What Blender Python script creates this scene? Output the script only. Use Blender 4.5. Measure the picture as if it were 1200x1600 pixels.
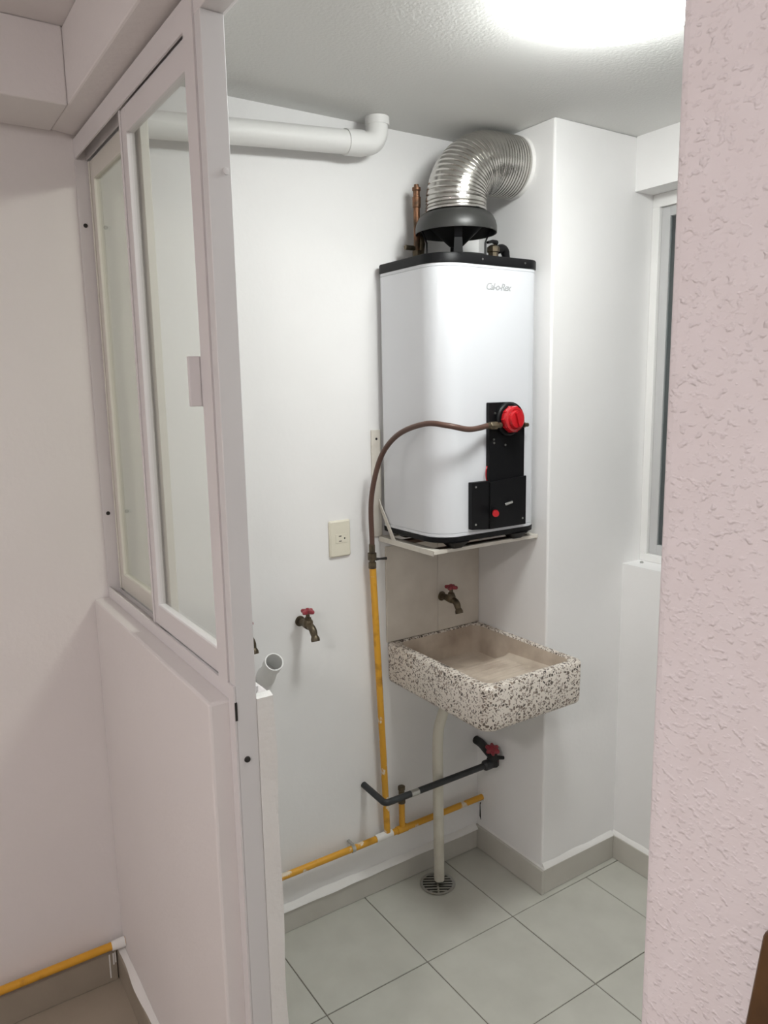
import bpy, bmesh, math, random
from mathutils import Vector, Matrix, noise
random.seed(7)
for o in list(bpy.data.objects):
    bpy.data.objects.remove(o)
S = bpy.context.scene
COL = S.collection
PI = math.pi

# ------------------------------------------------------------------ camera
yaw, pitch, roll = .5839, -.1642, -.0181
F = Vector((math.sin(yaw)*math.cos(pitch), math.cos(yaw)*math.cos(pitch), math.sin(pitch)))
R = Vector((math.cos(yaw), -math.sin(yaw), 0)); U = R.cross(F)
R2 = math.cos(roll)*R + math.sin(roll)*U; U2 = -math.sin(roll)*R + math.cos(roll)*U
cam = bpy.data.cameras.new('camera'); co = bpy.data.objects.new('camera', cam); COL.objects.link(co)
m = Matrix((R2, U2, -F)).transposed().to_4x4(); m.translation = (-1.6707, -1.9477, 1.663)
co.matrix_world = m
cam.sensor_fit = 'VERTICAL'; cam.sensor_height = 36; cam.sensor_width = 27
cam.lens = 36*1186.14/1600; cam.clip_start = .02
S.camera = co

# ------------------------------------------------------------------ world (night outside) and exposure
W = bpy.data.worlds.new('world'); S.world = W; W.use_nodes = True
W.node_tree.nodes['Background'].inputs[0].default_value = (.012, .015, .022, 1)
W.node_tree.nodes['Background'].inputs[1].default_value = 1
S.view_settings.view_transform = 'Standard'; S.view_settings.look = 'None'
S.view_settings.gamma = 1; S.view_settings.use_curve_mapping = False
S.view_settings.exposure = 0.0
UTILITY_LAMP = 49.0      # emission of the frosted dome in the utility room
LIVING_LAMP = 68.0        # emission of the round lamp in the living room, behind the camera

# ------------------------------------------------------------------ materials
MATS = {}
def mat(name, color, rough=.5, metal=0, bump=None, mottle=None, spec=.5, emit=None, coat=0):
    """bump = (scale, strength, detail); mottle = (scale, colour2, low, high)"""
    M = bpy.data.materials.new(name); M.use_nodes = True; nt = M.node_tree; N = nt.nodes; L = nt.links
    b = N['Principled BSDF']
    b.inputs['Base Color'].default_value = (*color, 1); b.inputs['Roughness'].default_value = rough
    b.inputs['Metallic'].default_value = metal; b.inputs['Specular IOR Level'].default_value = spec
    b.inputs['Coat Weight'].default_value = coat
    if emit:
        b.inputs['Emission Color'].default_value = (*emit[0], 1); b.inputs['Emission Strength'].default_value = emit[1]
    tc = N.new('ShaderNodeTexCoord')
    if bump:
        mp = N.new('ShaderNodeMapping'); L.new(tc.outputs['Object'], mp.inputs[0])
        if len(bump) > 3: mp.inputs['Scale'].default_value = bump[3]
        n = N.new('ShaderNodeTexNoise'); n.inputs['Scale'].default_value = bump[0]; n.inputs['Detail'].default_value = bump[2]
        L.new(mp.outputs[0], n.inputs['Vector'])
        bp = N.new('ShaderNodeBump'); bp.inputs['Strength'].default_value = bump[1]; bp.inputs['Distance'].default_value = .004
        L.new(n.outputs[0], bp.inputs['Height']); L.new(bp.outputs[0], b.inputs['Normal'])
    if mottle:
        n2 = N.new('ShaderNodeTexNoise'); n2.inputs['Scale'].default_value = mottle[0]; n2.inputs['Detail'].default_value = 5
        L.new(tc.outputs['Object'], n2.inputs['Vector'])
        r = N.new('ShaderNodeMapRange'); r.inputs[1].default_value = mottle[2]; r.inputs[2].default_value = mottle[3]
        L.new(n2.outputs[0], r.inputs[0])
        mx = N.new('ShaderNodeMix'); mx.data_type = 'RGBA'
        mx.inputs[6].default_value = (*color, 1); mx.inputs[7].default_value = (*mottle[1], 1)
        L.new(r.outputs[0], mx.inputs[0]); L.new(mx.outputs[2], b.inputs['Base Color'])
    MATS[name] = M
    return M

paint_u = mat('utility_white_paint', (.87, .862, .858), .6, bump=(55, .12, 4), mottle=(3, (.845, .836, .83), .4, .7))
paint_l = mat('living_white_paint', (.80, .765, .76), .65, bump=(70, .2, 5), mottle=(2.5, (.78, .745, .74), .4, .7))
paint_r = mat('rough_pink_paint', (.80, .742, .762), .7, mottle=(30, (.775, .712, .727), .45, .75))
ceil_m = mat('ceiling_paint', (.78, .78, .762), .8, bump=(120, .3, 5))
plaster = mat('rough_plaster', (.82, .81, .79), .8, bump=(60, .4, 5))
tile_m = mat('floor_tile', (.55, .548, .492), .28, bump=(14, .05, 4), mottle=(9, (.495, .492, .44), .35, .7))
grout_m = mat('grout', (.27, .25, .215), .9)
tile_l = mat('living_floor_tile', (.40, .345, .275), .4, mottle=(7, (.36, .31, .245), .4, .7))
bb_m = mat('skirting_tile', (.56, .54, .49), .35, mottle=(7, (.51, .49, .44), .35, .7))
bb_l = mat('brown_skirting_tile', (.36, .315, .255), .35, mottle=(7, (.31, .27, .215), .35, .7))
alu_w = mat('white_lacquered_aluminium', (.75, .725, .73), .4, mottle=(4, (.74, .71, .715), .4, .7))
alu_g = mat('grey_white_aluminium', (.72, .71, .715), .4)
alu_c = mat('cream_aluminium', (.72, .70, .64), .45)
black_m = mat('black_plastic', (.005, .005, .006), .45, spec=.22)
black_matte = mat('black_enamel', (.014, .014, .014), .5, spec=.3, mottle=(12, (.022, .022, .02), .4, .7))
hood_m = mat('charcoal_enamel', (.028, .0285, .027), .40, mottle=(10, (.036, .036, .034), .4, .7))
body_m = mat('white_enamel_steel', (.75, .765, .80), .24, coat=.25)
alu_duct = mat('flexible_aluminium', (.56, .545, .52), .22, 1, bump=(60, .25, 3), mottle=(14, (.48, .465, .44), .45, .75))
brass = mat('tarnished_brass', (.145, .115, .075), .42, .75, mottle=(45, (.07, .057, .042), .4, .7))
copper = mat('aged_copper', (.25, .125, .07), .5, .7, mottle=(40, (.09, .06, .04), .42, .65))
hose_m = mat('brown_gas_hose', (.115, .062, .047), .42, .15)
red_m = mat('red_plastic', (.50, .008, .014), .32, coat=.4)
pinkred = mat('worn_red_enamel', (.31, .035, .052), .45, mottle=(80, (.20, .05, .05), .45, .7))
chrome = mat('dull_chrome', (.55, .55, .53), .3, 1)
cream = mat('cream_plastic', (.74, .70, .585), .45)
slot_m = mat('dark_slot', (.02, .018, .016), .7)
pvc_p = mat('painted_pipe', (.80, .795, .78), .5, bump=(50, .15, 4))
pvc_c = mat('cream_pipe', (.70, .67, .58), .45, mottle=(18, (.60, .56, .47), .5, .75))
steel_p = mat('cream_painted_steel', (.72, .68, .61), .5, mottle=(25, (.60, .55, .48), .5, .8))
rust_m = mat('rusty_strip', (.085, .045, .028), .75, mottle=(40, (.04, .025, .018), .4, .7))
wood_m = mat('dark_varnished_wood', (.10, .047, .016), .35, bump=(30, .1, 4, (6, 6, 1)), mottle=(22, (.052, .024, .009), .4, .7))
splash_m = mat('beige_cement_tile', (.66, .61, .54), .5, bump=(30, .1, 4), mottle=(10, (.57, .52, .455), .35, .75))
basin_m = mat('worn_beige_cement', (.60, .515, .425), .42, bump=(60, .2, 4), mottle=(9, (.38, .30, .235), .42, .70))
black_pipe = mat('black_pipe_paint', (.022, .024, .027), .45, mottle=(30, (.03, .033, .036), .4, .7))
dark_glass_frame = mat('pale_grey_aluminium', (.52, .52, .52), .4)
logo_m = mat('grey_print', (.40, .41, .42), .5)
outside = mat('night_render', (.08, .08, .085), .9)
lampu = mat('lit_frosted_dome', (.9, .9, .9), .3, emit=((.97, 1.0, .975), UTILITY_LAMP))
lampl = mat('lit_living_lamp', (.9, .9, .9), .3, emit=((1.0, .95, .93), LIVING_LAMP))

def roller_texture(M):
    """raised roller blobs, a little wider than high"""
    nt = M.node_tree; N = nt.nodes; L = nt.links; b = N['Principled BSDF']
    tc = N.new('ShaderNodeTexCoord'); mp = N.new('ShaderNodeMapping'); mp.inputs['Scale'].default_value = (1, .85, 1.12); L.new(tc.outputs['Object'], mp.inputs[0])
    n1 = N.new('ShaderNodeTexNoise'); n1.inputs['Scale'].default_value = 215; n1.inputs['Detail'].default_value = 1.5; L.new(mp.outputs[0], n1.inputs['Vector'])
    n2 = N.new('ShaderNodeTexNoise'); n2.inputs['Scale'].default_value = 90; n2.inputs['Detail'].default_value = 2; L.new(mp.outputs[0], n2.inputs['Vector'])
    r = N.new('ShaderNodeMapRange'); r.interpolation_type = 'SMOOTHSTEP'; r.inputs[1].default_value = .50; r.inputs[2].default_value = .80; L.new(n1.outputs[0], r.inputs[0])
    a = N.new('ShaderNodeMath'); a.operation = 'MULTIPLY_ADD'; a.inputs[1].default_value = .6; L.new(n2.outputs[0], a.inputs[0]); L.new(r.outputs[0], a.inputs[2])
    bp = N.new('ShaderNodeBump'); bp.inputs['Strength'].default_value = 1; bp.inputs['Distance'].default_value = .0010
    L.new(a.outputs[0], bp.inputs['Height']); L.new(bp.outputs[0], b.inputs['Normal'])
roller_texture(paint_r)

# yellow gas paint with chipped white spots
def yellow():
    M = mat('chipped_yellow_paint', (.70, .34, .028), .38)
    nt = M.node_tree; N = nt.nodes; L = nt.links; b = N['Principled BSDF']
    tc = N.new('ShaderNodeTexCoord'); n = N.new('ShaderNodeTexNoise'); n.inputs['Scale'].default_value = 16; n.inputs['Detail'].default_value = 4
    L.new(tc.outputs['Object'], n.inputs['Vector'])
    cr = N.new('ShaderNodeValToRGB'); L.new(n.outputs[0], cr.inputs[0])
    e = cr.color_ramp.elements; e[0].position = .30; e[0].color = (.42, .20, .02, 1); e[1].position = .44; e[1].color = (.72, .36, .03, 1)
    for p, c in ((.64, (.70, .35, .03, 1)), (.67, (.76, .66, .52, 1))):
        q = cr.color_ramp.elements.new(p); q.color = c
    L.new(cr.outputs[0], b.inputs['Base Color'])
    return M
yellow_m = yellow()

def terrazzo():
    M = mat('terrazzo', (.62, .56, .50), .4)
    nt = M.node_tree; N = nt.nodes; L = nt.links; b = N['Principled BSDF']
    tc = N.new('ShaderNodeTexCoord')
    nz = N.new('ShaderNodeTexNoise'); nz.inputs['Scale'].default_value = 60; L.new(tc.outputs['Object'], nz.inputs['Vector'])
    wp = N.new('ShaderNodeVectorMath'); wp.operation = 'MULTIPLY_ADD'; wp.inputs[1].default_value = (.005,)*3
    L.new(nz.outputs['Color'], wp.inputs[0]); L.new(tc.outputs['Object'], wp.inputs[2])
    def layer(scale, thr, prob, base_in, dark, lite):
        v = N.new('ShaderNodeTexVoronoi'); v.inputs['Scale'].default_value = scale; L.new(wp.outputs[0], v.inputs['Vector'])
        d = N.new('ShaderNodeTexVoronoi'); d.feature = 'DISTANCE_TO_EDGE'; d.inputs['Scale'].default_value = scale; L.new(wp.outputs[0], d.inputs['Vector'])
        sp = N.new('ShaderNodeSeparateColor'); L.new(v.outputs['Color'], sp.inputs[0])
        a = N.new('ShaderNodeMath'); a.operation = 'GREATER_THAN'; a.inputs[1].default_value = thr; L.new(d.outputs['Distance'], a.inputs[0])
        p = N.new('ShaderNodeMath'); p.operation = 'LESS_THAN'; p.inputs[1].default_value = prob; L.new(sp.outputs[0], p.inputs[0])
        k = N.new('ShaderNodeMath'); k.operation = 'MULTIPLY'; L.new(a.outputs[0], k.inputs[0]); L.new(p.outputs[0], k.inputs[1])
        cc = N.new('ShaderNodeMix'); cc.data_type = 'RGBA'; cc.inputs[6].default_value = (*dark, 1); cc.inputs[7].default_value = (*lite, 1); L.new(sp.outputs[1], cc.inputs[0])
        mx = N.new('ShaderNodeMix'); mx.data_type = 'RGBA'; L.new(k.outputs[0], mx.inputs[0]); L.new(cc.outputs[2], mx.inputs[7])
        if base_in is None: mx.inputs[6].default_value = (.74, .68, .61, 1)
        else: L.new(base_in, mx.inputs[6])
        return mx.outputs[2]
    c1 = layer(200, .10, .36, None, (.12, .10, .085), (.36, .29, .24))
    c2 = layer(104, .13, .46, c1, (.065, .054, .046), (.30, .23, .18))
    L.new(c2, b.inputs['Base Color'])
    return M
terrazzo_m = terrazzo()

def glass(name, tint, base_refl):
    M = bpy.data.materials.new(name); M.use_nodes = True; nt = M.node_tree; N = nt.nodes; L = nt.links
    N.remove(N['Principled BSDF'])
    t = N.new('ShaderNodeBsdfTransparent'); t.inputs[0].default_value = (*tint, 1)
    g = N.new('ShaderNodeBsdfGlossy'); g.inputs['Roughness'].default_value = .02
    lw = N.new('ShaderNodeLayerWeight'); pw = N.new('ShaderNodeMath'); pw.operation = 'POWER'; pw.inputs[1].default_value = 5   # Schlick reflectance, the same from both sides
    L.new(lw.outputs['Facing'], pw.inputs[0])
    f = N.new('ShaderNodeMath'); f.operation = 'MULTIPLY_ADD'; f.inputs[1].default_value = 1-base_refl; f.inputs[2].default_value = base_refl
    L.new(pw.outputs[0], f.inputs[0])
    mx = N.new('ShaderNodeMixShader'); L.new(f.outputs[0], mx.inputs[0]); L.new(t.outputs[0], mx.inputs[1]); L.new(g.outputs[0], mx.inputs[2])
    L.new(mx.outputs[0], N['Material Output'].inputs[0])
    return M
glass_m = glass('window_glass', (.965, .975, .96), .035)
glass_r = glass('rear_window_glass', (.83, .83, .785), .045)
glass_d = glass('dark_window_glass', (.8, .83, .83), .04)

# ------------------------------------------------------------------ mesh helpers
class MB:
    def __init__(s): s.v = []; s.f = []; s.sm = []
    def add(s, vs, fs, smooth=False):
        o = len(s.v); s.v += [tuple(v) for v in vs]; s.f += [tuple(i+o for i in f) for f in fs]; s.sm += [smooth]*len(fs); return s
    def box(s, a, b):
        x0, y0, z0 = a; x1, y1, z1 = b
        vs = [(x0,y0,z0),(x1,y0,z0),(x1,y1,z0),(x0,y1,z0),(x0,y0,z1),(x1,y0,z1),(x1,y1,z1),(x0,y1,z1)]
        return s.add(vs, [(0,3,2,1),(4,5,6,7),(0,1,5,4),(1,2,6,5),(2,3,7,6),(3,0,4,7)])
    def prism(s, poly, vec):
        n = len(poly); vec = Vector(vec)
        vs = [Vector(p) for p in poly] + [Vector(p)+vec for p in poly]
        return s.add(vs, [tuple(range(n-1,-1,-1)), tuple(range(n,2*n))] + [(i,(i+1)%n,n+(i+1)%n,n+i) for i in range(n)])
    def loft(s, rings, cap0=True, cap1=True, smooth=True):
        n = len(rings[0]); vs = [p for r in rings for p in r]; fs = []
        for k in range(len(rings)-1):
            for i in range(n):
                j = (i+1) % n; fs.append((k*n+i, k*n+j, (k+1)*n+j, (k+1)*n+i))
        s.add(vs, fs, smooth)
        if cap0: s.add(rings[0], [tuple(range(n-1,-1,-1))])
        if cap1: s.add(rings[-1], [tuple(range(n))])
        return s
    def tube(s, pts, r, seg=16, caps=True, rfun=None):
        P = [Vector(p) for p in pts]; n = len(P); T = []
        for i in range(n):
            t = (P[min(i+1,n-1)]-P[max(i-1,0)]).normalized(); T.append(t)
        a = Vector((0,0,1)) if abs(T[0].z) < .9 else Vector((1,0,0))
        u = T[0].cross(a).normalized(); rings = []
        for i in range(n):
            u = (u - T[i]*u.dot(T[i])).normalized(); w = T[i].cross(u)
            rr = r[i] if isinstance(r, (list, tuple)) else r
            if rfun: rr = rfun(i, rr)
            rings.append([P[i] + (u*math.cos(2*PI*k/seg)+w*math.sin(2*PI*k/seg))*rr for k in range(seg)])
        return s.loft(rings, caps, caps)
    def lathe(s, prof, origin=(0,0,0), axis=(0,0,1), seg=32, caps=True):
        ax = Vector(axis).normalized(); a = Vector((1,0,0)) if abs(ax.x) < .9 else Vector((0,1,0))
        u = (a-ax*a.dot(ax)).normalized(); w = ax.cross(u); o = Vector(origin)
        rings = [[o+ax*z+(u*math.cos(2*PI*k/seg)+w*math.sin(2*PI*k/seg))*max(r,1e-5) for k in range(seg)] for r, z in prof]
        return s.loft(rings, caps, caps)
    def build(s, name, material, parent=None, bevel=0, auto=35, segs=2):
        me = bpy.data.meshes.new(name); me.from_pydata(s.v, [], s.f)
        bm = bmesh.new(); bm.from_mesh(me); bmesh.ops.recalc_face_normals(bm, faces=bm.faces)
        bm.to_mesh(me); bm.free()
        for p, q in zip(me.polygons, s.sm): p.use_smooth = q
        if any(s.sm):
            try: me.set_sharp_from_angle(angle=math.radians(auto))
            except Exception: pass
        me.materials.append(material)
        o = bpy.data.objects.new(name, me); COL.objects.link(o)
        if parent is not None:
            o.parent = parent; o.matrix_parent_inverse = parent.matrix_basis.inverted()
            q = parent.parent
            if q is not None: o.matrix_parent_inverse = (q.matrix_basis @ parent.matrix_basis).inverted() if False else parent_world(parent).inverted()
        if bevel:
            b = o.modifiers.new('bevel', 'BEVEL'); b.width = bevel; b.segments = segs; b.limit_method = 'ANGLE'
        return o
def parent_world(o):
    if o.parent is None: return o.matrix_basis.copy()
    return parent_world(o.parent) @ o.matrix_parent_inverse @ o.matrix_basis
def tag(o, label=None, cat=None, group=None, kind=None):
    if label: o['label'] = label
    if cat: o['category'] = cat
    if group: o['group'] = group
    if kind: o['kind'] = kind
    return o
def thing(name, loc, label, cat, group=None, kind=None):
    o = bpy.data.objects.new(name, None); COL.objects.link(o); o.location = loc; o.empty_display_size = .05
    return tag(o, label, cat, group, kind)
def struct(o, label, cat): return tag(o, label, cat, None, 'structure')
def spline(pts, n=12):
    P = [Vector(p) for p in pts]; out = []
    for i in range(len(P)-1):
        p0 = P[max(i-1,0)]; p1 = P[i]; p2 = P[i+1]; p3 = P[min(i+2,len(P)-1)]
        for k in range(n):
            t = k/n
            out.append(.5*((2*p1)+(p2-p0)*t+(2*p0-5*p1+4*p2-p3)*t*t+(3*p1-p0-3*p2+p3)*t**3))
    out.append(P[-1]); return out
def bend(pts, r, n=8):
    """polyline with its inner corners rounded by radius r"""
    P = [Vector(p) for p in pts]; out = [P[0]]
    for i in range(1, len(P)-1):
        a = (P[i-1]-P[i]).normalized(); b = (P[i+1]-P[i]).normalized()
        p0 = P[i]+a*r; p2 = P[i]+b*r
        for k in range(n+1):
            t = k/n; out.append(p0*(1-t)**2 + P[i]*2*t*(1-t) + p2*t*t)
    out.append(P[-1]); return out
def rrect(x0, x1, y0, y1, r, z, n=10):
    r = min(r, (x1-x0)/2-1e-4, (y1-y0)/2-1e-4); out = []
    for cx, cy, a0 in ((x1-r,y1-r,0),(x0+r,y1-r,PI/2),(x0+r,y0+r,PI),(x1-r,y0+r,1.5*PI)):
        for k in range(n+1):
            a = a0+PI/2*k/n; out.append((cx+r*math.cos(a), cy+r*math.sin(a), z))
    return out

# ------------------------------------------------------------------ the shell
H = 2.4
XO, XI, YE, ZS = -1.262, -1.155, -.792, 1.148          # low wall: outer face, inner face, end, top
YP = -1.615                                            # edge of the near pink wall
o = MB().box((-1.2, 0, -.1), (0, .14, H)).build('wall_back', paint_u); struct(o, 'white back wall of the utility room with the socket and faucets', 'wall')
o = MB().box((-3.7, 0, -.1), (-1.2, .14, H)).build('wall_back_living', paint_l); struct(o, 'pinkish white wall at far left beyond the window partition', 'wall')
o = MB().box((0, -.325, -.1), (.62, .14, H)).build('wall_column', paint_u, bevel=.006); struct(o, 'white projecting wall block that the flue duct enters', 'wall')
w = MB()
w.box((.351, -2.4, -.1), (.50, -.325, 1.066)); w.box((.351, -2.4, 2.24), (.50, -.325, H)); w.box((.351, -2.4, 1.066), (.50, -1.45, 2.24))
o = w.build('wall_right', paint_u); struct(o, 'white right wall of the utility room below and above the recessed window', 'wall')
o = MB().box((-1.15, -2.4, -.1), (.351, -2.28, H)).build('wall_utility_rear', paint_u); struct(o, 'white rear wall of the utility room, out of frame', 'wall')
o = MB().box((XO, YE, -.1), (XI, 0, ZS)).build('wall_partition', paint_l, bevel=.005); struct(o, 'low pinkish white half wall under the sliding window', 'wall')
o = MB().box((-1.22, -3.9, -.1), (-1.105, YP, H)).build('wall_front', paint_r, bevel=.009, segs=3); struct(o, 'rough pink textured wall filling the right edge', 'wall')
o = MB().box((-3.84, -3.9, -.1), (-3.7, .14, H)).build('wall_left', paint_l); struct(o, 'living room left wall, out of frame', 'wall')
o = MB().box((-3.7, -4.04, -.1), (-1.105, -3.9, H)).build('wall_rear', paint_l); struct(o, 'living room rear wall, out of frame', 'wall')
o = MB().box((-1.15, -2.4, H), (.62, .14, H+.1)).build('ceiling', ceil_m); struct(o, 'grey white rough ceiling over the utility room', 'ceiling')
o = MB().box((-3.84, -4.04, H), (-1.15, .14, H+.1)).build('ceiling_living', paint_l); struct(o, 'pinkish ceiling in the top left corner', 'ceiling')
o = MB().prism([(-1.272, 0, 2.25), (-1.15, 0, 2.238), (-1.15, 0, H), (-1.272, 0, H)], (0, -3.9, 0)).build('trim_1', paint_l, bevel=.004); struct(o, 'boxed plaster beam running above the sliding window', 'beam')
o = MB().box((-3.7, -.185, 2.248), (-1.272, 0, H)).build('trim_2', paint_l, bevel=.004); struct(o, 'shadowed plaster beam along the far left wall top', 'beam')

# floors
fl = MB().box((-1.155, -2.4, -.1), (.62, .0, -.0035)).build('floor', grout_m); struct(fl, 'utility room floor of square grey tiles', 'floor')
xs = [-1.169+.337*k for k in range(0, 6)]; ys = [0]+[-.356-.335*k for k in range(0, 8)]
for i in range(len(xs)-1):
    for j in range(len(ys)-1):
        x0, x1 = xs[i]+.0014, xs[i+1]-.0014; y1, y0 = ys[j]-.0014, ys[j+1]+.0014
        x0 = max(x0, -1.154); x1 = min(x1, .349); y1 = min(y1, -.001); y0 = max(y0, -2.279)
        if y1-y0 < .02 or x1-x0 < .02: continue
        z = random.uniform(-.0006, .0006)
        if y1 > -.325 and x1 > 0:
            if x0 >= 0: continue
            if y0 < -.325:        # tile notched round the column
                t = MB().prism([(x0,y0,-.0035),(x1,y0,-.0035),(x1,-.326,-.0035),(-.001,-.326,-.0035),(-.001,y1,-.0035),(x0,y1,-.0035)], (0,0,.0035+z))
            else: t = MB().box((x0,y0,-.0035),(-.001,y1,z))
        else: t = MB().box((x0,y0,-.0035),(x1,y1,z))
        t.build('tile', tile_m, fl, bevel=.0012, segs=1)
o = MB().box((.0, -.356+.0018, -.0035), (.349, -.326, 0)).build('tile', tile_m, fl)
o = MB().box((-3.7, -3.9, -.1), (-1.22, 0, .089)).build('floor_living', tile_l); struct(o, 'dim beige floor in the bottom left corner', 'floor')

# skirting: tile strip and a lumpy plaster fillet on it
def skirt(name, a, b, nrm, z0, h, t, label, fil=.012, fh=.02, m_=None):
    a = Vector((*a, 0)); b = Vector((*b, 0)); nv = Vector((*nrm, 0)); d = b-a
    mb = MB().prism([a+Vector((0,0,z0)), a+nv*t+Vector((0,0,z0)), a+nv*t+Vector((0,0,z0+h)), a+Vector((0,0,z0+h))], d)
    o = mb.build(name, m_ or bb_m, bevel=.0015, segs=1); struct(o, label, 'skirting')
    n = max(4, int(d.length/.025)); rings = []
    for k in range(n+1):
        p = a+d*(k/n); e = .5+1.0*noise.noise(Vector((p.x*9, p.y*9, 3.1))); g = .5+1.0*noise.noise(Vector((p.x*14, p.y*14, 7.7)))
        tt = max(.003, fil*(.8+.3*e)); hh = max(.004, fh*(.75+.4*g)); zz = z0+h-.0002
        rings.append([p+Vector((0,0,zz)), p+nv*tt+Vector((0,0,zz)), p+nv*tt*.85+Vector((0,0,zz+hh*.3)), p+nv*tt*.3+Vector((0,0,zz+hh*.8)), p+Vector((0,0,zz+hh))])
    f = MB().loft(rings).build('plaster_fillet', plaster, o); f['label'] = 'uneven white plaster lip'
    return o
skirt('baseboard_back', (-1.154, -.0005), (-.0125, -.0005), (0, -1), .0005, .074, .013, 'grey tile skirting under the yellow gas pipe', .020, .018)
skirt('baseboard_niche', (-.0005, -.0005), (-.0005, -.338), (-1, 0), .0005, .086, .012, 'grey tile skirting on the side of the wall block by the drain', .003, .006)
skirt('baseboard_column', (0, -.3255), (.338, -.3255), (0, -1), .0005, .086, .012, 'grey tile skirting on the front of the wall block', .012, .016)
skirt('baseboard_right', (.3505, -.3255), (.3505, -2.27), (-1, 0), .0005, .086, .012, 'grey tile skirting along the right wall', .010, .014)
skirt('baseboard_living', (-3.69, -.0005), (-1.283, -.0005), (0, -1), .0895, .085, .013, 'brownish tile skirting under the yellow pipe at bottom left', .004, .006, bb_l)
skirt('baseboard_partition', (-1.2625, -.0005), (-1.2625, YE), (-1, 0), .0895, .085, .018, 'pale skirting along the foot of the half wall', .017, .008, bb_l)

# beige splashback tiles belong to the back wall
wb = bpy.data.objects['wall_back']
for x0, x1, z0, z1 in ((-.384, -.1793, .852, 1.166), (-.1787, -.0005, .852, 1.166)):
    MB().box((x0, -.006, z0), (x1, 0, z1)).build('splashback_tile', splash_m, wb, bevel=.0015, segs=1)

bl = bpy.data.objects['baseboard_living']
for x, h_ in ((-1.302, .075), (-1.292, .035), (-1.287, .03)):
    MB().box((x-.0017, -.0150, .190-.02-h_*.9), (x+.0017, -.0136, .172)).build('paint_drip', plaster, bl)
wc = bpy.data.objects['wall_column']
MB().prism([(-.0014, -.020, .178), (-.0014, -.014, .172), (-.0014, -.013, .120), (-.0014, -.020, .108), (-.0014, -.019, .125), (-.0014, -.0165, .165)], (.0012, 0, 0)).build('crack', slot_m, wc)
MB().prism([(-.0016, -.034, .212), (-.0016, -.012, .222), (-.0016, -.010, .180), (-.0016, -.030, .190)], (.0012, 0, 0)).build('plaster_patch', plaster, wc)

# ------------------------------------------------------------------ sliding window on the half wall
w1 = thing('window_1', (-1.205, -.4, ZS), 'white aluminium sliding window standing on the half wall', 'window', None, 'structure')
f = MB()
f.box((-1.226, -.79, ZS+.0005), (-1.172, -.001, ZS+.010))                                   # bottom track and its lips
f.box((-1.226, -.748, ZS+.010), (-1.222, -.004, ZS+.026)); f.box((-1.2005, -.748, ZS+.010), (-1.1985, -.004, ZS+.020)); f.box((-1.1755, -.748, ZS+.010), (-1.172, -.004, ZS+.026))
f.box((-1.226, -.79, 2.226), (-1.172, -.001, 2.2365))                                      # head
f.box((-1.226, -.748, 2.194), (-1.2225, -.004, 2.226)); f.box((-1.2005, -.748, 2.194), (-1.1985, -.004, 2.226)); f.box((-1.1755, -.748, 2.194), (-1.172, -.004, 2.226))
f.box((-1.2265, -.0038, ZS+.010), (-1.172, -.001, 2.226))                                  # far jamb, flat against the wall
f.box((-1.226, -.79, ZS+.010), (-1.2215, -.748, 2.226)); f.box((-1.190, -.79, ZS+.010), (-1.187, -.748, 2.226)); f.box((-1.2215, -.7912, ZS+.010), (-1.190, -.788, 2.226))   # near jamb channel
f.build('window_frame', alu_w, w1)
for z in (2.048, 1.362):
    MB().lathe([(.0050, 0), (.0045, .0025), (.002, .003)], (-1.213, -.0038, z), (0, -1, 0), 12).build('screw', slot_m, w1)
def sash(x0, x1, y0, y1, z0, z1, sw, rw, m, gm=None):
    s = MB()
    s.box((x0, y0, z0), (x1, y0+sw, z1)); s.box((x0, y1-sw, z0), (x1, y1, z1))
    s.box((x0, y0+sw, z0), (x1, y1-sw, z0+rw)); s.box((x0, y0+sw, z1-rw), (x1, y1-sw, z1))
    s.box((x0-.003, y1-.012, z0), (x0, y1-.004, z1)); s.box((x0-.002, y0+sw-.008, z0+rw), (x0, y0+sw, z1-rw)); s.box((x0-.002, y0+sw, z0+rw-.008), (x0, y1-sw, z0+rw))
    o = s.build('sash', m, w1, bevel=.001, segs=1)
    xm = (x0+x1)/2
    MB().box((xm-.002, y0+sw-.004, z0+rw-.004), (xm+.002, y1-sw+.004, z1-rw+.004)).build('glass_pane', gm or glass_m, o)
    return o
sash(-1.196, -1.180, -.412, -.0055, ZS+.0205, 2.190, .036, .042, alu_c, glass_r)['label'] = 'cream rear sash'
s2 = sash(-1.2195, -1.2035, -.786, -.362, ZS+.0265, 2.1935, .040, .046, alu_w); s2['label'] = 'white front sash with a pull handle'
h = MB(); h.box((-1.2265, -.7465, 1.636), (-1.2196, -.718, 1.716)); h.box((-1.246, -.7465, 1.636), (-1.2265, -.738, 1.716))
h.build('sash_handle', alu_w, s2, bevel=.0015)

# doorway post and head: white aluminium jamb on the end of the half wall
dj = thing('door_1', (-1.2, -.805, 0), 'tall grey white aluminium door jamb at the end of the half wall', 'door frame', None, 'structure')
MB().box((-1.224, -.816, .0005), (-1.187, YE-.0005, 2.203)).build('jamb_post', alu_g, dj, bevel=.0012, segs=1)
MB().box((-1.224, -1.6145, 2.203), (-1.187, -.7905, 2.2385)).build('jamb_head', alu_w, dj, bevel=.001, segs=1)
MB().box((-1.2275, -.8165, .0895), (-1.2245, YE-.0005, ZS+.03)).build('jamb_flange', alu_w, dj)
for x, z in ((-1.209, 1.045), (-1.196, 1.985)):
    MB().lathe([(.0055, 0), (.005, .0025), (.002, .003)], (x, -.816, z), (0, -1, 0), 12).build('screw', slot_m if z < 1.5 else alu_g, dj)
MB().box((-1.2265, -.8175, 1.118), (-1.2225, -.815, 1.150)).build('lock_strike', slot_m, dj)

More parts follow.
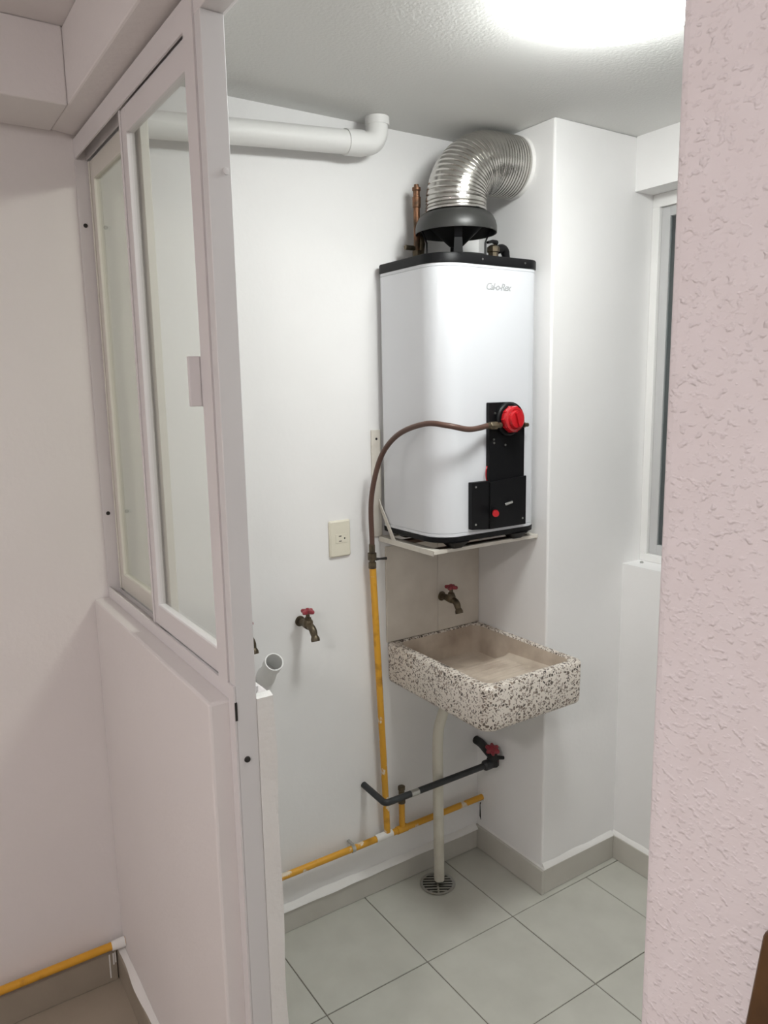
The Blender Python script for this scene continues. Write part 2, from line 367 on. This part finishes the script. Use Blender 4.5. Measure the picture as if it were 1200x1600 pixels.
# white plastered inner edge of the half wall
o = MB().loft([[(-1.1868+.001*math.sin(z*9), YE-.0005, z), (-1.1868, -.817, z), (-1.156-.0015*math.sin(z*23), -.818-.001*math.sin(z*31), z), (-1.154+.0018*math.sin(z*17+1), YE-.0005, z)] for z in [.0+k*.02 for k in range(57)]+[1.147]]).build('trim_3', plaster)
struct(o, 'uneven white plaster edge of the half wall right of the post', 'plaster edge')

# ------------------------------------------------------------------ recessed window in the right wall
w2 = thing('window_2', (.46, -.9, 1.066), 'narrow white framed sliding window in the right wall beside the pink wall', 'window', None, 'structure')
f = MB(); X0, X1 = .437, .487
f.box((X0, -1.449, 1.0665), (X1, -.3255, 1.092)); f.box((X0, -1.449, 2.20), (X1, -.3255, 2.2395)); f.box((X0, -.352, 1.092), (X1, -.3255, 2.20)); f.box((X0, -1.449, 1.092), (X1, -1.42, 2.20))
f.build('window_frame', pvc_p, w2, bevel=.001, segs=1)
for x0, y0, y1 in ((.449, -.885, -.3525), (.468, -1.4195, -.86)):
    s = MB(); s.box((x0, y0, 1.0925), (x0+.014, y0+.035, 2.1995)); s.box((x0, y1-.030, 1.0925), (x0+.014, y1, 2.1995)); s.box((x0, y0+.035, 1.0925), (x0+.014, y1-.030, 1.125)); s.box((x0, y0+.035, 2.17), (x0+.014, y1-.030, 2.1995))
    so = s.build('sash', dark_glass_frame, w2, bevel=.001, segs=1)
    MB().box((x0+.005, y0+.032, 1.122), (x0+.009, y1-.028, 2.173)).build('glass_pane', glass_d, so)
MB().lathe([(.006, 0), (.006, .004), (.003, .006)], (.405, -.36, 1.0662), (0, 0, 1), 12).build('screw', chrome, w2)
o = MB().box((1.5, -3.2, -.1), (1.6, .8, 3.2)).build('wall_outside', outside); struct(o, 'dark outside wall seen through the right window at night', 'wall')

# ------------------------------------------------------------------ lamps
t = thing('ceiling_lamp', (-.41, -.90, H), 'bright round frosted ceiling lamp at the top of the utility room', 'lamp')
MB().lathe([(.120, -.0005), (.120, -.012), (.110, -.014)], (-.41, -.90, H), (0,0,1), 48).build('lamp_base', alu_w, t)
MB().lathe([(.125, -.0008), (.158, -.0015), (.165, -.012), (.163, -.026), (.150, -.044), (.115, -.060), (.06, -.069), (.0, -.071)], (-.41, -.90, H), (0,0,1), 48).build('lamp_shade', lampu, t)
t = thing('ceiling_lamp', (-2.85, -1.95, H), 'round ceiling lamp in the living room, out of frame behind the camera', 'lamp')
MB().lathe([(.20, -.0005), (.20, -.018), (.19, -.022)], (-2.85, -1.95, H), (0,0,1), 48).build('lamp_base', alu_w, t)
MB().lathe([(.188, -.0225), (.185, -.04), (.165, -.065), (.125, -.085), (.07, -.096), (.0, -.10)], (-2.85, -1.95, H), (0,0,1), 48).build('lamp_shade', lampl, t)

# ------------------------------------------------------------------ water heater
hx0, hx1, hy0, hy1 = -.400, -.022, -.304, -.012
ht = thing('water_heater', (-.2165, -.16, 1.2035), 'tall white gas water heater with black caps standing on the wall shelf', 'water heater')
def hring(z, g=0, n=14):
    x0, x1, y0, y1 = hx0-g, hx1+g, hy0-g, hy1+g; out = []
    for sx, sy, a0, r in ((1, 1, 0, .022), (0, 1, PI/2, .022), (0, 0, PI, .078), (1, 0, 1.5*PI, .048)):
        r = max(.004, r+g); cx = x1-r if sx else x0+r; cy = y1-r if sy else y0+r
        for k in range(n+1): out.append((cx+r*math.cos(a0+PI/2*k/n), cy+r*math.sin(a0+PI/2*k/n), z))
    return out
MB().loft([hring(1.236,-.004), hring(1.239,0), hring(1.246,0), hring(1.2475,-.0025), hring(1.249,0), hring(1.976,0), hring(1.9775,-.002), hring(1.979,0), hring(1.990,0)]).build('tank_body', body_m, ht)
b = MB().loft([hring(1.2225,-.02), hring(1.2215,-.004), hring(1.224,.001), hring(1.2365,.002)])
b.build('base_tray', black_m, ht)
for x, y in ((hx0+.073, hy0+.024), (hx1-.075, hy0+.024), (hx0+.060, hy1-.05), (hx1-.070, hy1-.05)):
    MB().loft([rrect(x-.017, x+.017, y-.016, y+.016, .006, 1.2035, 3), rrect(x-.019, x+.019, y-.018, y+.018, .006, 1.207, 3), rrect(x-.034, x+.034, y-.030, y+.030, .008, 1.2225, 3)]).build('foot', black_m, ht)
MB().loft([hring(1.986,.001), hring(1.988,.003), hring(2.009,.003), hring(2.012,.001), hring(2.013,-.008), hring(2.008,-.012)]).build('top_cap', black_m, ht)
for x, y in ((hx1-.07, hy0-.0035), (-.25, hy0-.0035)):
    MB().lathe([(.003, 0), (.0025, .0015)], (x, y, 2.000), (0,-1,0), 8).build('screw', chrome, ht)
HC = (-.215, -.15)
# draft hood
MB().lathe([(.098, 2.009), (.102, 2.009), (.100, 2.023), (.094, 2.029), (.062, 2.030), (.058, 2.022)], (*HC, 0), (0,0,1), 40).build('flue_collar', black_matte, ht)
hd = MB().lathe([(.083, 2.146), (.086, 2.1505), (.090, 2.149), (.099, 2.146), (.108, 2.137), (.114, 2.125), (.1175, 2.111), (.118, 2.098), (.1175, 2.094), (.114, 2.094), (.110, 2.112), (.098, 2.134), (.082, 2.144)], (*HC, 0), (0,0,1), 56, caps=False).build('draft_hood', hood_m, ht); hd['label'] = 'charcoal mushroom draft hood'
MB().lathe([(.084, 2.120), (.082, 2.1175), (.02, 2.060), (.0, 2.054)], (*HC, 0), (0,0,1), 40).build('baffle_cone', black_matte, ht)
for k in range(4):
    a = math.radians(-125+90*k); c, s_ = math.cos(a), math.sin(a)
    p = lambda r, t_, z: (HC[0]+c*r-s_*t_, HC[1]+s_*r+c*t_, z)
    MB().loft([[p(.083,-.013,2.0285), p(.083,.013,2.0285), p(.087,.013,2.0285), p(.087,-.013,2.0285)], [p(.083,-.011,2.07), p(.083,.011,2.07), p(.087,.011,2.07), p(.087,-.011,2.07)], [p(.103,-.010,2.122), p(.103,.010,2.122), p(.107,.010,2.120), p(.107,-.010,2.120)]], smooth=False).build('hood_leg', black_m, ht)
# gas control panel
cp = MB(); y0 = hy0-.0005
pts = [(-.233, 1.25), (-.233, 1.612)]
for k in range(9):
    a = PI/2*k/8; pts.append((-.152+.056*math.sin(a), 1.556+.056*math.cos(a)))
pts += [(-.096, 1.25)]
cp.prism([(x, y0, z) for x, z in pts], (0, -.014, 0))
panel = cp.build('control_panel', black_m, ht, bevel=.002)
lp = MB().prism([(-.298, y0, 1.256), (-.298, y0, 1.391), (-.2335, y0, 1.391), (-.2335, y0, 1.251), ], (0, -.017, 0)); lp.prism([(-.2335, y0-.0145, 1.251), (-.2335, y0-.0145, 1.388), (-.093, y0-.0145, 1.396), (-.093, y0-.0145, 1.251)], (0, -.006, 0))
lower = lp.build('burner_cover', black_m, ht, bevel=.0015)
for x, z in ((-.285, 1.378), (-.285, 1.27), (-.107, 1.27)):
    MB().lathe([(.0032, 0), (.003, .002)], (x, y0-.020 if x > -.2 else y0-.017, z), (0,-1,0), 8).build('screw', chrome, lower)
for x, z in ((-.212, 1.582), (-.216, 1.508), (-.215, 1.498), (-.172, 1.49)):
    MB().lathe([(.0035, 0), (.003, .002)], (x, y0-.014, z), (0,-1,0), 8).build('screw', chrome, panel)
KX, KZ = -.166, 1.564
MB().lathe([(.047, 0), (.047, .010), (.043, .014)], (KX, y0-.014, KZ), (0,-1,0), 40).build('valve_body', black_m, ht)
kn = MB().lathe([(.0, .0), (.035, .0), (.0372, .004), (.0372, .014), (.035, .020), (.029, .0225), (.026, .021)], (KX, y0-.0285, KZ), (0,-1,0), 48)
kn.lathe([(.026, .021), (.0235, .030), (.0, .0315)], (KX, y0-.0285, KZ), (0,-1,0), 32)
a = math.radians(20); c, s_ = math.cos(a), math.sin(a)
kn.prism([(KX+c*dx-s_*dz, y0-.0595, KZ+s_*dx+c*dz) for dx, dz in ((-.006,-.020),(.006,-.020),(.005,.020),(-.005,.020))], (0, -.006, 0))
for k in range(10):
    an = 2*PI*k/10
    kn.tube([(KX+.0362*math.cos(an), y0-.032, KZ+.0362*math.sin(an)), (KX+.0358*math.cos(an), y0-.044, KZ+.0358*math.sin(an))], .003, 8)
ko = kn.build('control_knob', red_m, ht); ko['label'] = 'round red gas control knob'
g = MB().lathe([(.012, 0), (.012, .020), (.010, .024)], (-.223, y0-.032, 1.549), (-1,0,0), 6); g.lathe([(.008, 0), (.008, .03)], (-.206, y0-.032, 1.549), (-1,0,0), 16)
g.lathe([(.0085, .024), (.0085, .034), (.006, .036)], (-.223, y0-.032, 1.549), (-1,0,0), 16); g.build('gas_inlet', brass, ht)
MB().lathe([(.008, 0), (.008, .006), (.006, .006), (.006, .018)], (-.112, y0-.024, 1.545), (1,0,0), 10).build('test_plug', brass, ht)
MB().tube([(-.214, y0-.0165, 1.303), (-.224, y0-.030, 1.3025), (-.234, y0-.043, 1.302)], .010, 16).build('ignition_knob', black_m, ht)
MB().tube([(-.2345, y0-.044, 1.302), (-.2405, y0-.052, 1.3015)], .0095, 16).build('ignition_button', red_m, ht)
MB().tube([(-.176, y0-.021, 1.318), (-.170, y0-.026, 1.321), (-.155, y0-.027, 1.324)], .004, 10).build('sight_lever', chrome, ht)
MB().tube(spline([(-.234, y0-.006, 1.432), (-.240, y0-.010, 1.425), (-.2415, y0-.010, 1.41), (-.238, y0-.008, 1.396), (-.234, y0-.006, 1.392)], 5), .0016, 8).build('ignition_wire', red_m, ht)
# printed maker's name
tx = bpy.data.curves.new('print', 'FONT'); tx.body = 'Cal-o-Rex'; tx.size = .026; tx.shear = .3; tx.align_x = 'CENTER'; tx.align_y = 'CENTER'; tx.extrude = .0002; tx.offset = .0005; tx.space_character = .85
to = bpy.data.objects.new('print', tx); COL.objects.link(to); dg = bpy.context.evaluated_depsgraph_get()
me = bpy.data.meshes.new_from_object(to.evaluated_get(dg)); bpy.data.objects.remove(to)
me.transform(Matrix.Translation((-.190, hy0-.0004, 1.929)) @ Matrix.Rotation(PI/2, 4, 'X')); me.materials.clear(); me.materials.append(logo_m)
lo = bpy.data.objects.new('printed_name', me); COL.objects.link(lo); lo.parent = ht; lo.matrix_parent_inverse = ht.matrix_basis.inverted()
lo['label'] = 'faint grey maker name'
# relief valve and hot water nipple on top
rv = MB().lathe([(.020, 2.008), (.020, 2.024), (.015, 2.026), (.015, 2.050), (.019, 2.052), (.019, 2.066), (.010, 2.072)], (-.085, -.165, 0), (0,0,1), 8)
rvo = rv.build('relief_valve', brass, ht)
MB().tube(bend([(-.075, -.165, 2.058), (-.040, -.165, 2.070), (-.028, -.165, 2.010)], .022), [.013]*9+[.012, .012], 14).build('discharge_elbow', black_m, rvo)
MB().tube([(-.125, -.185, 2.073), (-.098, -.175, 2.080), (-.078, -.170, 2.078)], [.004, .005, .008], 10).build('relief_lever', black_m, rvo)
nx, ny = -.290, -.060
np_ = MB().lathe([(.019, 2.008), (.019, 2.03), (.015, 2.034), (.015, 2.055)], (nx, ny, 0), (0,0,1), 6)
np_.tube([(nx-.01, ny, 2.062), (nx-.042, ny, 2.062)], .007, 10); nip = np_.build('brass_union', brass, ht)
MB().lathe([(.0095, 2.045), (.0095, 2.175), (.012, 2.177), (.0125, 2.205), (.010, 2.207), (.010, 2.222), (.0125, 2.224), (.0125, 2.232), (.007, 2.233), (.007, 2.24)], (nx, ny, 0), (0,0,1), 16).build('copper_riser', copper, ht)
MB().tube([(nx+.010, ny-.003, 2.035), (nx+.014, ny-.004, 2.075), (nx+.012, ny-.003, 2.105)], [.010, .011, .007], 12).build('check_valve', brass, ht)

# ------------------------------------------------------------------ flexible duct
dt = thing('flue_duct', (-.215, -.15, 2.151), 'corrugated silver aluminium flue duct bending from the heater hood into the wall', 'duct')
P0 = [(-.215, -.150, 2.1515), (-.215, -.150, 2.175)]
n = 40
path = [Vector(P0[0])]
RA = .118
for k in range(1, 9): path.append(Vector((-.215, -.150, 2.1515+.030*k/8)))
for k in range(1, 61):
    a = PI/2*k/60; path.append(Vector((-.215+RA*(1-math.cos(a)), -.150-.010*k/60, 2.1815+RA*math.sin(a))))
for k in range(1, 21): path.append(Vector((-.215+RA+(.0965-.0)*k/20, -.160-.003*k/20, 2.1815+RA)))
# resample evenly
cum = [0]
for i in range(1, len(path)): cum.append(cum[-1]+(path[i]-path[i-1]).length)
NS = 33*10; res = []; j = 0
for k in range(NS+1):
    s_ = cum[-1]*k/NS
    while j < len(cum)-2 and cum[j+1] < s_: j += 1
    res.append(path[j].lerp(path[j+1], (s_-cum[j])/(cum[j+1]-cum[j]+1e-9)))
def ridge(i, r):
    ph = (i % 10)/10
    return 0.0880-.0036*max(0, math.cos(2*PI*ph))**3 + .0010*noise.noise(Vector((i*.07, 0, 0)))
db = MB().tube(res, .085, 56, caps=False, rfun=ridge).build('corrugated_tube', alu_duct, dt)
cl = MB().tube([(-.012, -.163, 2.2995), (-.0008, -.163, 2.2995)], [.0885, .0903], 48)
cl.build('wall_ring', plaster, dt)['label'] = 'rough white mortar ring at the wall'

# ------------------------------------------------------------------ heater shelf
sh = thing('heater_shelf', (-.2, -.15, 1.19), 'cream steel wall bracket shelf carrying the water heater', 'shelf')
zt = 1.2025
s = MB(); s.box((-.406, -.282, zt-.015), (-.403, -.001, zt)); s.box((-.403, -.282, zt-.003), (-.378, -.001, zt))
s.build('side_rail', steel_p, sh)
s = MB(); s.box((-.006, -.282, zt-.015), (-.003, -.001, zt)); s.box((-.031, -.282, zt-.003), (-.006, -.001, zt)); s.build('side_rail', steel_p, sh)
s = MB(); s.box((-.406, -.286, zt-.010), (-.003, -.2825, zt)); s.box((-.377, -.2825, zt-.003), (-.032, -.274, zt)); s.build('front_rail', steel_p, sh)
s = MB(); s.box((-.377, -.030, zt-.003), (-.032, -.001, zt)); s.build('back_rail', steel_p, sh)
MB().box((-.377, -.2735, zt-.012), (-.032, -.246, zt-.0005)).build('crossbar', rust_m, sh)
MB().box((-.377, -.11, zt-.012), (-.032, -.085, zt-.0005)).build('crossbar', rust_m, sh)
MB().box((-.428, -.005, zt+.0003), (-.394, -.0005, 1.532)).build('wall_upright', steel_p, sh, bevel=.001)
MB().lathe([(.004, 0), (.003, .002)], (-.410, -.005, 1.505), (0,-1,0), 8).build('bolt', slot_m, sh)
MB().prism([(-.406, -.0055, 1.318), (-.406, -.0055, 1.300), (-.406, -.072, zt+.0003), (-.406, -.090, zt+.0003)], (.0035, 0, 0)).build('diagonal_brace', steel_p, sh)

# ------------------------------------------------------------------ terrazzo sink
sx0, sx1, sy0, sy1 = -.381, -.001, -.480, -.001
zt, zb = .851, .716
sk = thing('laundry_sink', (-.19, -.24, zb), 'speckled terrazzo laundry sink fixed to the walls under the heater', 'sink')
def sr(z, g, q=0, n=14):
    x0, x1, y0, y1 = sx0+g, sx1-g*.3, sy0+g, sy1-g*.2; out = []
    for sx, sy, a0, r in ((1, 1, 0, .003), (0, 1, PI/2, .006), (0, 0, PI, .036), (1, 0, 1.5*PI, .020)):
        cx = x1-r if sx else x0+r; cy = y1-r if sy else y0+r
        for k in range(n+1): out.append((cx+r*math.cos(a0+PI/2*k/n), cy+r*math.sin(a0+PI/2*k/n), z))
    return out
bi = (sx0+.034, sx1-.017, sy0+.032, sy1-.010)
def fz(x, y):
    u = (y-bi[2])/(bi[3]-bi[2]); v = (x-bi[0])/(bi[1]-bi[0])
    st = min(1, max(0, (u-.60)/.10)); st = st*st*(3-2*st)
    z = (.800-.022*u)*(1-st) + (.755-.006*v)*st                      # washboard slope, then the deep end by the wall
    if .10 < u < .60: z += .0030*math.sin(y*2*PI/.0185)*min(1, (u-.10)/.06, (.60-u)/.06)*min(1, max(0, (min(v, 1-v)-.10)/.05))
    d = min(x-bi[0], bi[1]-x, y-bi[2], bi[3]-y)
    return z + .010*max(0, 1-d/.030)**2
rings = [sr(zb, .020), sr(zb+.003, .010), sr(zb+.010, .004), sr(zb+.020, .002), sr(zt-.007, .0), sr(zt-.002, .003), sr(zt, .008)]
inner = [rrect(bi[0]-.004, bi[1]+.004, bi[2]-.004, bi[3]+.004, .03, zt-.001, 14), rrect(*bi, .03, zt-.006, 14)]
MB().loft(rings+inner, True, False).build('sink_body', terrazzo_m, sk)
def brr(g, r): return rrect(bi[0]+g, bi[1]-g, bi[2]+g, bi[3]-g, r, 0, 40)
br = [[(x, y, z) for x, y, _ in brr(g, .03)] for g, z in ((0, zt-.006), (.0015, zt-.014), (.005, .80), (.010, .735))]
bs = MB().loft(br, False, False)
nx_, ny_ = 40, 130
gv_ = [(bi[0]+.002+(bi[1]-bi[0]-.004)*i/nx_, bi[2]+.002+(bi[3]-bi[2]-.004)*j/ny_) for j in range(ny_+1) for i in range(nx_+1)]
bs.add([(x, y, fz(x, y)) for x, y in gv_], [(j*(nx_+1)+i, j*(nx_+1)+i+1, (j+1)*(nx_+1)+i+1, (j+1)*(nx_+1)+i) for j in range(ny_) for i in range(nx_)], True)
bs.build('basin', basin_m, sk)['label'] = 'worn beige washboard basin'
MB().lathe([(.016, 0), (.017, .002), (.010, .003), (.009, .0005)], (bi[0]+.06, bi[3]-.06, fz(bi[0]+.06, bi[3]-.06)+.0005), (0,0,1), 20).build('drain_hole', brass, sk)

# drain pipe, floor grate
dp = thing('drain_pipe', (-.247, -.092, .003), 'cream plastic drain pipe from the sink down to the floor grate', 'pipe')
MB().tube(spline([(-.195, -.110, .7155), (-.203, -.108, .69), (-.235, -.098, .60), (-.249, -.092, .52), (-.249, -.092, .30), (-.247, -.092, .012)], 8), .0175, 20).build('pipe_tube', pvc_c, dp)
gr = thing('floor_drain', (-.256, -.094, .0), 'round slotted metal floor drain at the foot of the cream pipe', 'drain')
gx, gy = -.256, -.094
MB().lathe([(.058, .0008), (.060, .003), (.056, .0045), (.050, .0035), (.050, .0012)], (gx, gy, 0), (0,0,1), 40, caps=False).build('grate_rim', chrome, gr)
MB().lathe([(.0, .0010), (.0505, .0010)], (gx, gy, 0), (0,0,1), 40, caps=False).build('drain_well', slot_m, gr)
gc, gs = math.cos(-.58), math.sin(-.58)
def gbar(u0, u1, v0, v1, z0, z1):
    return MB().prism([(gx+u*gc-v*gs, gy+u*gs+v*gc, z0) for u, v in ((u0,v0),(u1,v0),(u1,v1),(u0,v1))], (0, 0, z1-z0))
for k in range(-3, 4):
    v = k*.0136; hl = math.sqrt(.0505**2-v*v)
    gbar(-hl, hl, v-.0033, v+.0033, .0015, .0040).build('slat', chrome, gr)
gbar(-.003, .003, -.05, .05, .0016, .0045).build('crossbar', chrome, gr)

# ------------------------------------------------------------------ gas line
GZ = .206; GY = -.030
gp = thing('gas_pipe', (-.43, GY, GZ), 'yellow painted gas pipe running low along the back wall with two risers', 'pipe')
hpipe = MB().tube([(-3.6, GY, GZ+.002), (-1.3, GY, GZ+.001), (-.6, GY, GZ), (-.0008, GY, GZ-.002)], .0105, 14).build('main_run', yellow_m, gp)
MB().tube([(-.4135, GY, GZ+.010), (-.4215, GY, .45), (-.449, GY, 1.118)], .0105, 14).build('riser', yellow_m, gp)
MB().tube([(-.354, GY, GZ+.010), (-.354, GY, .325)], .010, 14).build('riser', yellow_m, gp)
MB().tube([(-.458, GY, GZ), (-.425, GY, GZ), (-.395, GY, GZ)], [.0125, .013, .0125], 14).build('tee_joint', plaster, gp)['label'] = 'bare white joint'
MB().tube([(-.375, GY, GZ), (-.335, GY, GZ)], .013, 14).build('tee_joint', yellow_m, gp)
for x in (-.552, -.556): pass
c = MB().tube([(-.552, GY, GZ), (-.540, GY, GZ)], .0125, 16); c.box((-.550, GY, GZ+.010), (-.542, -.0005, GZ+.016)); c.build('pipe_clamp', chrome, gp)
cp_ = MB().lathe([(.0125, .300), (.0125, .325), (.010, .327), (.010, .345), (.012, .347), (.012, .358), (.008, .360)], (-.354, GY, 0), (0,0,1), 12).build('end_cap', brass, gp)
gv = MB().lathe([(.012, 1.112), (.012, 1.130), (.009, 1.132), (.009, 1.138), (.0135, 1.139), (.0135, 1.160), (.009, 1.162)], (-.450, GY, 0), (0,0,1), 10).build('shutoff_valve', brass, gp)
MB().tube([(-.440, GY-.004, 1.140), (-.428, GY-.008, 1.140), (-.405, GY-.012, 1.139)], [.005, .003, .0045], 10).build('valve_lever', slot_m, gv)
MB().lathe([(.014, 0), (.0125, .030), (.0115, .034)], (-1.2635, GY, GZ), (-1,0,0), 14).build('wall_collar', plaster, gp)
MB().lathe([(.018, 0), (.014, .004)], (-.0008, GY, GZ-.002), (-1,0,0), 14).build('wall_flange', plaster, gp)
hs = thing('gas_hose', (-.45, -.03, 1.163), 'brown flexible gas hose looping from the pipe valve to the red control knob', 'hose')
hp = [(-.450, -.030, 1.161), (-.4505, -.032, 1.20), (-.458, -.042, 1.31), (-.452, -.058, 1.397), (-.441, -.09, 1.473), (-.437, -.17, 1.53), (-.428, -.28, 1.56), (-.402, -.345, 1.556), (-.348, -.360, 1.5445), (-.300, -.350, 1.545), (-.258, y0-.032, 1.549)]
MB().tube(spline(hp, 10), .0078, 14).build('hose_tube', hose_m, hs)
MB().lathe([(.0105, 0), (.0105, .022), (.009, .026)], (-.450, -.030, 1.1625), (0,0,1), 6).build('hose_fitting', brass, hs)

# ------------------------------------------------------------------ black water pipe with its valve
bp = thing('black_pipe', (-.25, -.10, .375), 'black water pipe crossing in front of the yellow risers below the sink', 'pipe')
MB().tube(bend([(-.482, -.0005, .392), (-.482, -.126, .386), (-.066, -.126, .387)], .016), .0105, 14).build('pipe_tube', black_pipe, bp)
MB().tube([(-.385, -.126, .386), (-.355, -.126, .386)], .0109, 14).build('bare_patch', chrome, bp)
MB().tube([(-.082, -.126, .387), (-.076, -.126, .387), (-.052, -.126, .387), (-.048, -.126, .387)], [.012, .0175, .0175, .013], 14).build('coupling', black_pipe, bp)
vb = MB().tube([(-.056, -.126, .387), (-.036, -.126, .387)], .014, 14)
vb.lathe([(.012, 0), (.021, .002), (.021, .026), (.016, .032), (.014, .046)], (-.040, -.126, .376), (0,0,1), 8)
vb.tube(bend([(-.040, -.126, .408), (-.040, -.100, .418), (-.010, -.030, .412), (-.008, -.0008, .412)], .02), [.015]*20+[.013], 14)
vb.tube([(-.040, -.126, .404), (-.018, -.132, .402), (-.0008, -.137, .398)], [.009, .007, .006], 12)
vo = vb.build('valve_body', black_matte, bp)
def wheel(c, ax, r, lobes, m_, name, parent, th=.006):
    ax = Vector(ax).normalized(); a = Vector((1,0,0)) if abs(ax.x) < .9 else Vector((0,1,0)); u = (a-ax*a.dot(ax)).normalized(); w_ = ax.cross(u); c = Vector(c); nseg = lobes*10
    def ring(s_, z): return [c+ax*z+(u*math.cos(2*PI*k/nseg)+w_*math.sin(2*PI*k/nseg))*s_*r*(.80+.20*math.cos(lobes*2*PI*k/nseg)) for k in range(nseg)]
    return MB().loft([ring(.3, -th), ring(.85, -th), ring(1, -th*.4), ring(1, th*.4), ring(.85, th), ring(.35, th*1.2), ring(.3, th*1.6), ring(.12, th*1.7)]).build(name, m_, parent)
wheel((-.047, -.132, .440), (-.10, -.32, .88), .026, 6, pinkred, 'wheel_handle', bp, .008)
MB().tube([(-.042, -.122, .412), (-.047, -.131, .437)], .006, 10).build('valve_stem', brass, bp)

# ------------------------------------------------------------------ faucets
def faucet(loc, rot, label, group=None):
    t = thing('faucet', loc, label, 'faucet', group); t.rotation_euler = (0, 0, rot)
    M_ = Matrix.Translation(loc) @ Matrix.Rotation(rot, 4, 'Z')
    def B(mb, name, m_, parent):
        mb.v = [tuple(M_ @ Vector(v)) for v in mb.v]
        return mb.build(name, m_, parent)
    t.matrix_basis = M_; t.scale = (1, 1, 1)
    b = MB().lathe([(.016, .0005), (.016, .003), (.010, .005)], (0,0,0), (0,-1,0), 18)
    b.tube([(0, -.004, 0), (0, -.020, 0), (0, -.040, 0), (0, -.052, -.001)], [.010, .010, .014, .014], 16)
    b.lathe([(.014, -.006), (.015, .008), (.0125, .014)], (0, -.046, 0), (0,0,1), 14)
    B(b, 'valve_body', brass, t)
    s_ = MB().tube(bend([(0, -.052, -.002), (0, -.070, -.006), (0, -.080, -.030)], .012), [.0115]+[.011]*9+[.009], 16)
    s_.tube([(0, -.079, -.027), (0, -.082, -.034), (0, -.084, -.041)], [.010, .013, .013], 14)
    B(s_, 'spout', brass, t)
    n_ = MB().lathe([(.011, .012), (.011, .020), (.007, .022), (.006, .034)], (0, -.046, 0), (0,0,1), 6); B(n_, 'bonnet', brass, t)
    k = MB(); nseg = 40; r = .0235
    def ring(q, z): return [(math.cos(2*PI*i/nseg+.4)*r*q*(.70+.30*math.cos(4*2*PI*i/nseg)), -.046+math.sin(2*PI*i/nseg+.4)*r*q*(.70+.30*math.cos(4*2*PI*i/nseg)), z) for i in range(nseg)]
    k.loft([ring(.35, .032), ring(.9, .034), ring(1, .037), ring(1, .041), ring(.9, .044), ring(.3, .046), ring(.22, .049), ring(.05, .050)])
    B(k, 'cross_handle', pinkred, t)
    return t
faucet((-.690, 0, .982), .08, 'brass faucet with a red cross handle in the middle of the white wall')
faucet((-.881, 0, .985), .08, 'brass faucet almost hidden behind the window post, only its red handle tip showing')
faucet((-.164, -.006, .970), .10, 'brass faucet with a red handle on the beige tiles above the sink')

# drain stub on the wall
st = thing('drain_stub', (-.805, 0, .84), 'short open white drain pipe stub angled out of the wall by the half wall', 'pipe')
d0 = Vector((-.808, -.0005, .835)); d1 = Vector((-.812, -.075, .905)); dv = (d1-d0).normalized()
MB().lathe([(.030, 0), (.028, .02), (.0245, .028), (.0245, (d1-d0).length-.032), (.027, (d1-d0).length-.030), (.027, (d1-d0).length), (.0235, (d1-d0).length), (.0225, (d1-d0).length-.01), (.0225, .035), (.0, .035)], d0, dv, 28, caps=False).build('stub_tube', pvc_p, st)

# overhead painted pipe
op = thing('overhead_pipe', (-.8, -.06, 2.31), 'white painted drain pipe running below the ceiling and elbowing up', 'pipe')
PR = .031
MB().tube(bend([(-1.1495, -.062, 2.272), (-.80, -.062, 2.301), (-.427, -.062, 2.328), (-.424, -.062, 2.3995)], .042, 10), PR, 24).build('pipe_run', pvc_p, op)
MB().tube([(-.53, -.062, 2.3205), (-.475, -.062, 2.3245)], [PR+.003, PR+.003], 24).build('elbow_socket', pvc_p, op)
MB().tube([(-.424, -.062, 2.378), (-.424, -.062, 2.3995)], PR+.003, 24).build('ceiling_socket', pvc_p, op)

# ------------------------------------------------------------------ socket outlet
ou = thing('socket_outlet', (-.548, 0, 1.213), 'cream wall socket plate with one receptacle on the white wall', 'socket')
MB().loft([rrect(-.584, -.512, 1.158, 1.269, .004, 0, 4), rrect(-.584, -.512, 1.158, 1.269, .004, .006, 4), rrect(-.581, -.515, 1.161, 1.266, .004, .009, 4)]).v
pm = MB(); rr = [rrect(-.584, -.512, 1.158, 1.269, .005, 0, 4), rrect(-.584, -.512, 1.158, 1.269, .005, 0, 4), rrect(-.580, -.516, 1.162, 1.265, .006, 0, 4)]
pm.loft([[(x, -yy, z) for x, z, _ in r] for r, yy in zip(rr, (.0006, .005, .009))]).build('cover_plate', cream, ou)
rm = MB().box((-.565, -.0102, 1.200), (-.526, -.009, 1.228)); rec = rm.build('receptacle', cream, ou, bevel=.0005, segs=1)
for z in (1.2065, 1.2215): MB().box((-.554, -.0106, z-.0014), (-.545, -.0101, z+.0014)).build('contact_slot', slot_m, rec)
MB().lathe([(.0026, 0), (.0024, .0005)], (-.534, -.0101, 1.214), (0,-1,0), 12).build('contact_slot', slot_m, rec)

# ------------------------------------------------------------------ board against the near pink wall
bo = MB()
c, s_ = math.cos(.108), math.sin(.108)
pts = []
def bpnt(u, v): return (-1.2435, -1.590-u*c-v*s_, .112+v*c-u*s_)
pts = [bpnt(0, .002), bpnt(0, 1.214)] + [bpnt(.006-.006*math.cos(a), 1.214+.006*math.sin(a)) for a in (.5, 1.0, 1.57)] + [bpnt(.216, 1.22), bpnt(.22, 1.214), bpnt(.22, .002)]
bd = bo.prism(pts, (.020, 0, 0)).build('wooden_board', wood_m, bevel=.003, segs=3)
tag(bd, 'dark brown varnished board leaning on the pink wall at lower right', 'board')
